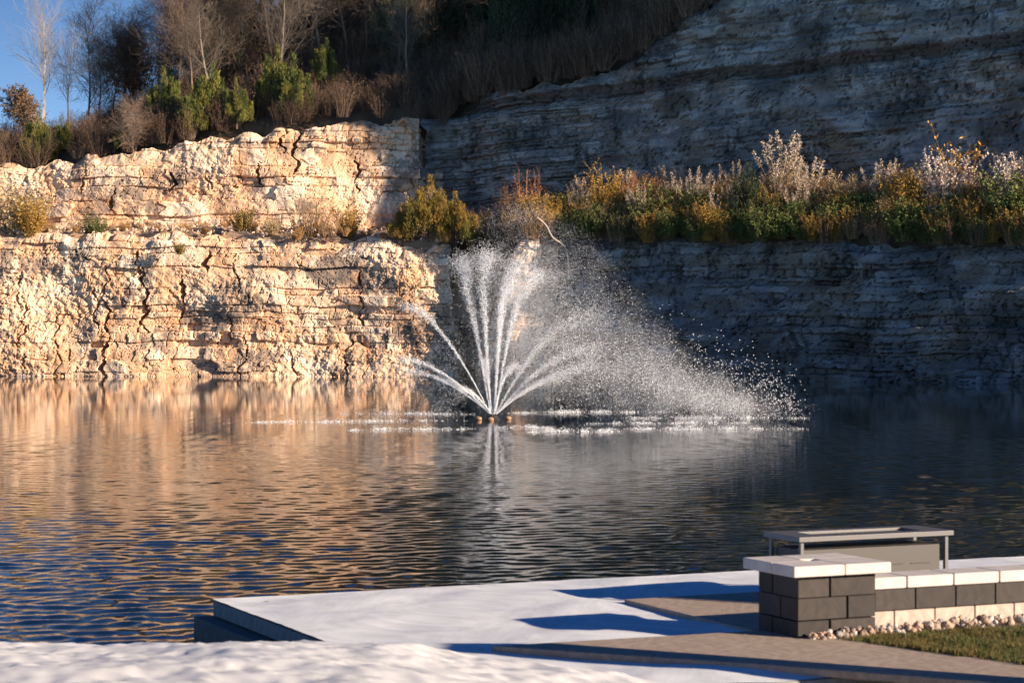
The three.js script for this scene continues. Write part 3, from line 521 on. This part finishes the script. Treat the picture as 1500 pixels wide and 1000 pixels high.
{ // raised tan pads
  const pad = new THREE.Mesh(metres(block(9, 0.05, 2.9, 0, 0, 0, 0.008)), M.tan); pad.position.copy(onDeck(3.72, 2.1, -0.012)); pad.rotation.y = TURN;
  top(pad, 'patio_pad', 'tan concrete pad under the grey metal table', 'paving', null, 'structure');
  const P = [[-0.16, 19.22], [2.25, 20.2], [2.75, 19.95], [3.2, 19.35], [4.4, 17.95], [7.5, 14.6], [6.0, 12.6], [4.6, 16.8], [1.97, 18.22], [0.6, 18.86]];
  const sh = new THREE.Shape(P.map(([x, d]) => new THREE.Vector2(x, d))), g = new THREE.ExtrudeGeometry(sh, { depth: 0.05, bevelEnabled: true, bevelSize: 0.008, bevelThickness: 0.008, bevelSegments: 1 });
  g.rotateX(-Math.PI / 2); const path = new THREE.Mesh(metres(g), M.tan); path.position.y = DECK_Y - 0.005;
  top(path, 'path', 'tan concrete path running past the pillar to the lower right', 'path', null, 'structure');
}
{ // block pillar
  const pil = deckGroup(3.756, 5.364), W = 0.82, D = 0.68, c = 0.2, gap = 0.009;
  for (let k = 0; k < 3; k++) {
    const jx = k === 1 ? 0.52 : 0.335, jz = k === 1 ? 0.30 : 0.44, y = k * c + (k ? gap / 2 : 0), h = c - gap / 2;
    for (const [x0, x1] of [[0, jx - gap], [jx + gap, W]]) for (const [z0, z1] of [[-D, -jz - gap], [-jz + gap, 0]]) part(pil, 'block', metres(block(x1 - x0, h, z1 - z0, x0 + 0.003 * hash(k, x0), y, z0 - 0.004 * hash(k, z0 + x0), 0.009)), M.blockDark[(k * 2 + (x0 > 0) + (z0 > -D)) % 3]);
  }
  const o = 0.105, hx = 0.34, CW = W + 2 * o, CD = D + 2 * o, hw = 0.15;    // four cap stones pinwheeled round a square hole
  const cx = CW * 0.52, cz = CD * 0.52, y0 = 0.602, t = 0.1;
  const piece = (x0, x1, z0, z1) => part(pil, 'cap_stone', metres(block(x1 - x0 - 0.003, t, z1 - z0 - 0.003, -o + x0, y0, o - z1, 0.012)), M.cap);
  piece(0, cx, 0, cz - hw / 2); piece(cx, CW, 0, cz + hw / 2); piece(cx - hw, CW, cz + hw / 2, CD); piece(0, cx - hw, cz - hw / 2, CD);
  top(pil, 'pillar', 'dark block pillar with pale square cap stones at the deck edge', 'pillar');
}
{ // low wall
  const wall = deckGroup(4.585, 5.22), r = rng(9), L = 8.2;
  const course = (y, h, z0, z1, len, off, mats, name, rad) => { let x = 0, first = true; while (x < L) { const w = first ? off : len; part(wall, name, metres(block(w - 0.012, h - 0.006, z1 - z0, x, y, z0 - 0.004 * r(), rad)), Array.isArray(mats) ? mats[Math.floor(r() * mats.length)] : mats); x += w; first = false; } };
  course(0, 0.225, -0.3, 0, 0.45, 0.30, M.blockPale, 'pale_block', 0.008);
  course(0.225, 0.2, -0.3, 0, 0.45, 0.085, M.blockDark, 'dark_block', 0.008);
  course(0.425, 0.115, -0.36, 0.03, 0.52, 0.42, M.cap, 'cap_stone', 0.012);
  top(wall, 'garden_wall', 'low garden wall of pale and dark blocks running right from the pillar', 'wall');
}
{ // steel table
  const t = deckGroup(5.0, 3.4, 0.04), W = 1.86, D = 0.68, H = 0.64;
  const frame = [block(W, 0.05, 0.16, 0, H, -0.16, 0.004), block(W, 0.05, 0.16, 0, H, -D, 0.004), block(0.3, 0.05, D - 0.324, 0, H, -D + 0.162, 0.004), block(0.3, 0.05, D - 0.324, W - 0.3, H, -D + 0.162, 0.004)];
  part(t, 'table_top', mergeGeometries(frame), M.steel);
  part(t, 'burner_tray', block(W - 0.61, 0.02, D - 0.33, 0.305, H + 0.004, -D + 0.165, 0.004), M.steelDark);
  for (const [x, z] of [[0.03, -0.09], [W - 0.09, -0.09], [0.03, -D + 0.03], [W - 0.09, -D + 0.03]]) part(t, 'leg', block(0.04, H, 0.04, x + 0.01, 0, z + 0.01, 0.004), M.steel);
  const body = part(t, 'front_panel', block(W - 0.22, H - 0.15, D - 0.16, 0.10, 0.06, -D + 0.08, 0.006), M.panel);
  for (const x of [1.05, 1.38]) part(body, 'vent_slot', block(0.24, 0.012, 0.02, x, 0.36, -0.094, 0.002), M.steelDark);
  top(t, 'fire_table', 'grey metal table with a sunken tray standing behind the pillar', 'table');
}
{ // ground under the planting, lawn, gravel
  const G = [[2.5, 20.1], [2.85, 19.72], [4.3, 18.02], [7.6, 14.4], [12, 16], [14, 24], [9.5, 22.9], [3.4, 20.12]];
  const sh = new THREE.Shape(G.map(([x, d]) => new THREE.Vector2(x, d))), g = new THREE.ExtrudeGeometry(sh, { depth: 0.05, bevelEnabled: false });
  g.rotateX(-Math.PI / 2); const lawn = new THREE.Mesh(metres(g), M.soil); lawn.position.y = DECK_Y - 0.01;
  top(lawn, 'lawn_bed', 'dark soil of the lawn beside the path', 'ground', null, 'structure');
  const inside = (x, d) => { let c = false; for (let i = 0, j = G.length - 1; i < G.length; j = i++) if ((G[i][1] > d) !== (G[j][1] > d) && x < (G[j][0] - G[i][0]) * (d - G[i][1]) / (G[j][1] - G[i][1]) + G[i][0]) c = !c; return c; };
  const r = rng(31), tuft = [], tcol = [];
  for (let k = 0; k < 26; k++) {
    const a = r() * 6.283, q = 0.05 * Math.sqrt(r()), x = q * Math.cos(a), z = q * Math.sin(a), h = 0.03 + 0.03 * r(), lx = (r() - 0.5) * 0.07, lz = (r() - 0.5) * 0.07, w = 0.004, b = r() * 3.14;
    tuft.push(x - w * Math.cos(b), 0, z - w * Math.sin(b), x + w * Math.cos(b), 0, z + w * Math.sin(b), x + lx, h, z + lz);
    const c = r() < 0.78 ? [0.045 + 0.03 * r(), 0.075 + 0.035 * r(), 0.016] : r() < 0.6 ? [0.17, 0.14, 0.05] : [0.26, 0.18, 0.09]; for (let v = 0; v < 3; v++) tcol.push(...c);
  }
  const tg = new THREE.BufferGeometry(); tg.setAttribute('position', new THREE.Float32BufferAttribute(tuft, 3)); tg.setAttribute('color', new THREE.Float32BufferAttribute(tcol, 3));
  const spots = [], toLocal = (x, d) => new THREE.Vector3(x, 0, -d).sub(new THREE.Vector3(CORNER.x, 0, CORNER.z)).applyAxisAngle(new THREE.Vector3(0, 1, 0), -TURN);
  while (spots.length < 12000) { const x = 2.4 + 4.6 * r(), d = 15 + 7 * r(); if (!inside(x, d)) continue; const l = toLocal(x, d); if (l.z < 5.60 + 0.05 * N[0](l.x * 2, 1)) continue; spots.push([x, d]); }
  const grass = new THREE.InstancedMesh(tg, M.plant, spots.length), m4 = new THREE.Matrix4(), qn = new THREE.Quaternion(), col = new THREE.Color();
  spots.forEach(([x, d], i) => { const s = 0.65 + 0.6 * r() + 0.25 * N[1](x * 1.5, d * 1.5); m4.compose(new THREE.Vector3(x, DECK_Y + 0.036, -d), qn.setFromAxisAngle(new THREE.Vector3(0, 1, 0), r() * 6.28), new THREE.Vector3(s, s, s)); grass.setMatrixAt(i, m4); const k = 0.8 + 0.4 * r(), y = clamp(0.5 + 0.6 * N[2](x * 0.9, d * 0.9), 0, 1); grass.setColorAt(i, col.setRGB(k * lerp(1, 1.5, y), k, k)); });
  top(grass, 'grass', 'short green and straw coloured lawn grass beside the path', 'grass', null, 'stuff');
  const strip = deckGroup(3.78, 5.36, 0.03);
  part(strip, 'gravel_base', metres(block(8.3, 0.04, 0.33, 0.3, -0.015, -0.12, 0.01)), mat([0.26, 0.21, 0.17], 0.95, { map: grainA }));
  const shapes = [0, 1, 2, 3, 4].map((k) => { const g0 = new THREE.IcosahedronGeometry(1, 1), p = g0.attributes.position, v = new THREE.Vector3(); for (let i = 0; i < p.count; i++) { v.fromBufferAttribute(p, i); const s = 1 + 0.28 * N[k % 4](v.x * 1.3 + k * 7, v.y * 1.3 + v.z * 1.7); p.setXYZ(i, v.x * s, v.y * s * 0.78, v.z * s * 0.9); } g0.computeVertexNormals(); return g0; });
  const stoneMats = [[0.50, 0.40, 0.32], [0.42, 0.29, 0.20], [0.58, 0.52, 0.46], [0.28, 0.21, 0.17], [0.48, 0.34, 0.25], [0.36, 0.33, 0.31]].map((c) => mat(c, 0.8));
  for (let i = 0; i < 290; i++) {
    const s = part(strip, 'pebble', shapes[i % 5], stoneMats[Math.floor(r() * 6)]), lx = 0.02 + 4.3 * (i / 290) + 0.05 * r(), k = 0.024 + 0.022 * r() * r() + 0.004 * r();
    s.position.set(lx, (lx < 0.32 ? 0.0 : 0.02) + 0.75 * k + (r() < 0.4 ? 0.035 : 0), lx < 0.86 ? 0.045 + 0.12 * r() : -0.10 + 0.28 * r()); s.scale.setScalar(k); s.rotation.set(r() * 6, r() * 6, r() * 6);
  }
  top(strip, 'gravel_strip', 'strip of tan pebbles along the foot of the garden wall', 'gravel', null, 'structure');
}
{ // unseen pier added beyond the right edge to cast the long shadow across the path
  const pier = new THREE.Group(); pier.position.set(5.25, DECK_Y, -16.55); pier.rotation.y = -0.2;
  for (let k = 0; k < 9; k++) part(pier, 'block', metres(block(0.44, 0.194, 0.44, -0.22, k * 0.2, -0.22, 0.009)), M.blockDark[k % 3]);
  part(pier, 'cap_stone', metres(block(0.56, 0.08, 0.56, -0.28, 1.8, -0.28, 0.012)), M.cap);
  top(pier, 'shadow_pier', 'added unseen block pier beyond the right edge casting the shadow on the path', 'pillar');
}
{ // white lumpy bank in the foreground, and the shore it stands on
  const xs = range(-9, 6, 0.05), ts = range(0, 1, 0.0075), pos = [], col = [], idx = [];
  const edge = (x) => along([[-9, 18.6], [-4.2, 18.35], [-3.2, 18.55], [-2.2, 18.35], [-1.2, 18.0], [-0.2, 17.7], [0.8, 17.0], [2.0, 15.9], [3.0, 14.6], [4.0, 12.8], [6, 11]], x) + 0.12 * N[0](x * 1.1, 2) + 0.05 * N[1](x * 4, 5);
  const R = ts.length;
  for (const x of xs) for (const t of ts) {
    const e = edge(x), d = lerp(e + 0.55, 6, Math.pow(t, 1.35)), q = e - d;
    const lump = 0.020 * N[0](x * 0.9, d * 0.8) + 0.013 * (1 - 2 * Math.abs(N[1](x * 1.7, d * 1.5))) + 0.008 * N[2](x * 4.4, d * 3.5) + 0.004 * N[3](x * 11, d * 11);
    let y = 0.80 + 0.098 * (18.2 - d) + 0.012 * x - 0.15 * Math.max(0, x + 0.9) + 0.04 * N[3](x * 0.35, d * 0.3) + lump;
    y = lerp(-0.35, y, smooth(-0.5, 0.05, q)) ;
    pos.push(x, y, -d); const k = 1 - 0.10 * clamp(N[2](x * 1.7 + 5, d * 1.7), 0, 1) - (N[3](x * 6, d * 7) > 0.78 ? 0.22 : 0); col.push(k, k * 0.985, k * 0.965);
  }
  for (let i = 0; i < xs.length - 1; i++) for (let j = 0; j < R - 1; j++) { const a = i * R + j, b = a + R; idx.push(a, b, b + 1, a, b + 1, a + 1); }
  const g = new THREE.BufferGeometry(); g.setAttribute('position', new THREE.Float32BufferAttribute(pos, 3)); g.setAttribute('color', new THREE.Float32BufferAttribute(col, 3)); g.setIndex(idx); g.computeVertexNormals();
  top(new THREE.Mesh(g, M.bank), 'foreground_bank', 'white lumpy bank sloping along the bottom of the view', 'bank', null, 'structure');
  const shore = new THREE.Mesh(sheet(range(-40, 40, 2), range(0, 1, 0.1), (x, t) => { const d = lerp(17.6, -40, t); return [x, x > 3 ? 0.42 + 0.03 * (17 - d) : lerp(-0.9, 0.5, smooth(0, 0.1, t)) + 0.0 * x, d]; }, () => [0.16, 0.12, 0.08]), M.rock);
  top(shore, 'ground', 'bare ground along the near shore', 'ground', null, 'structure');
}
shaded(scene);
renderer.render(scene, camera);
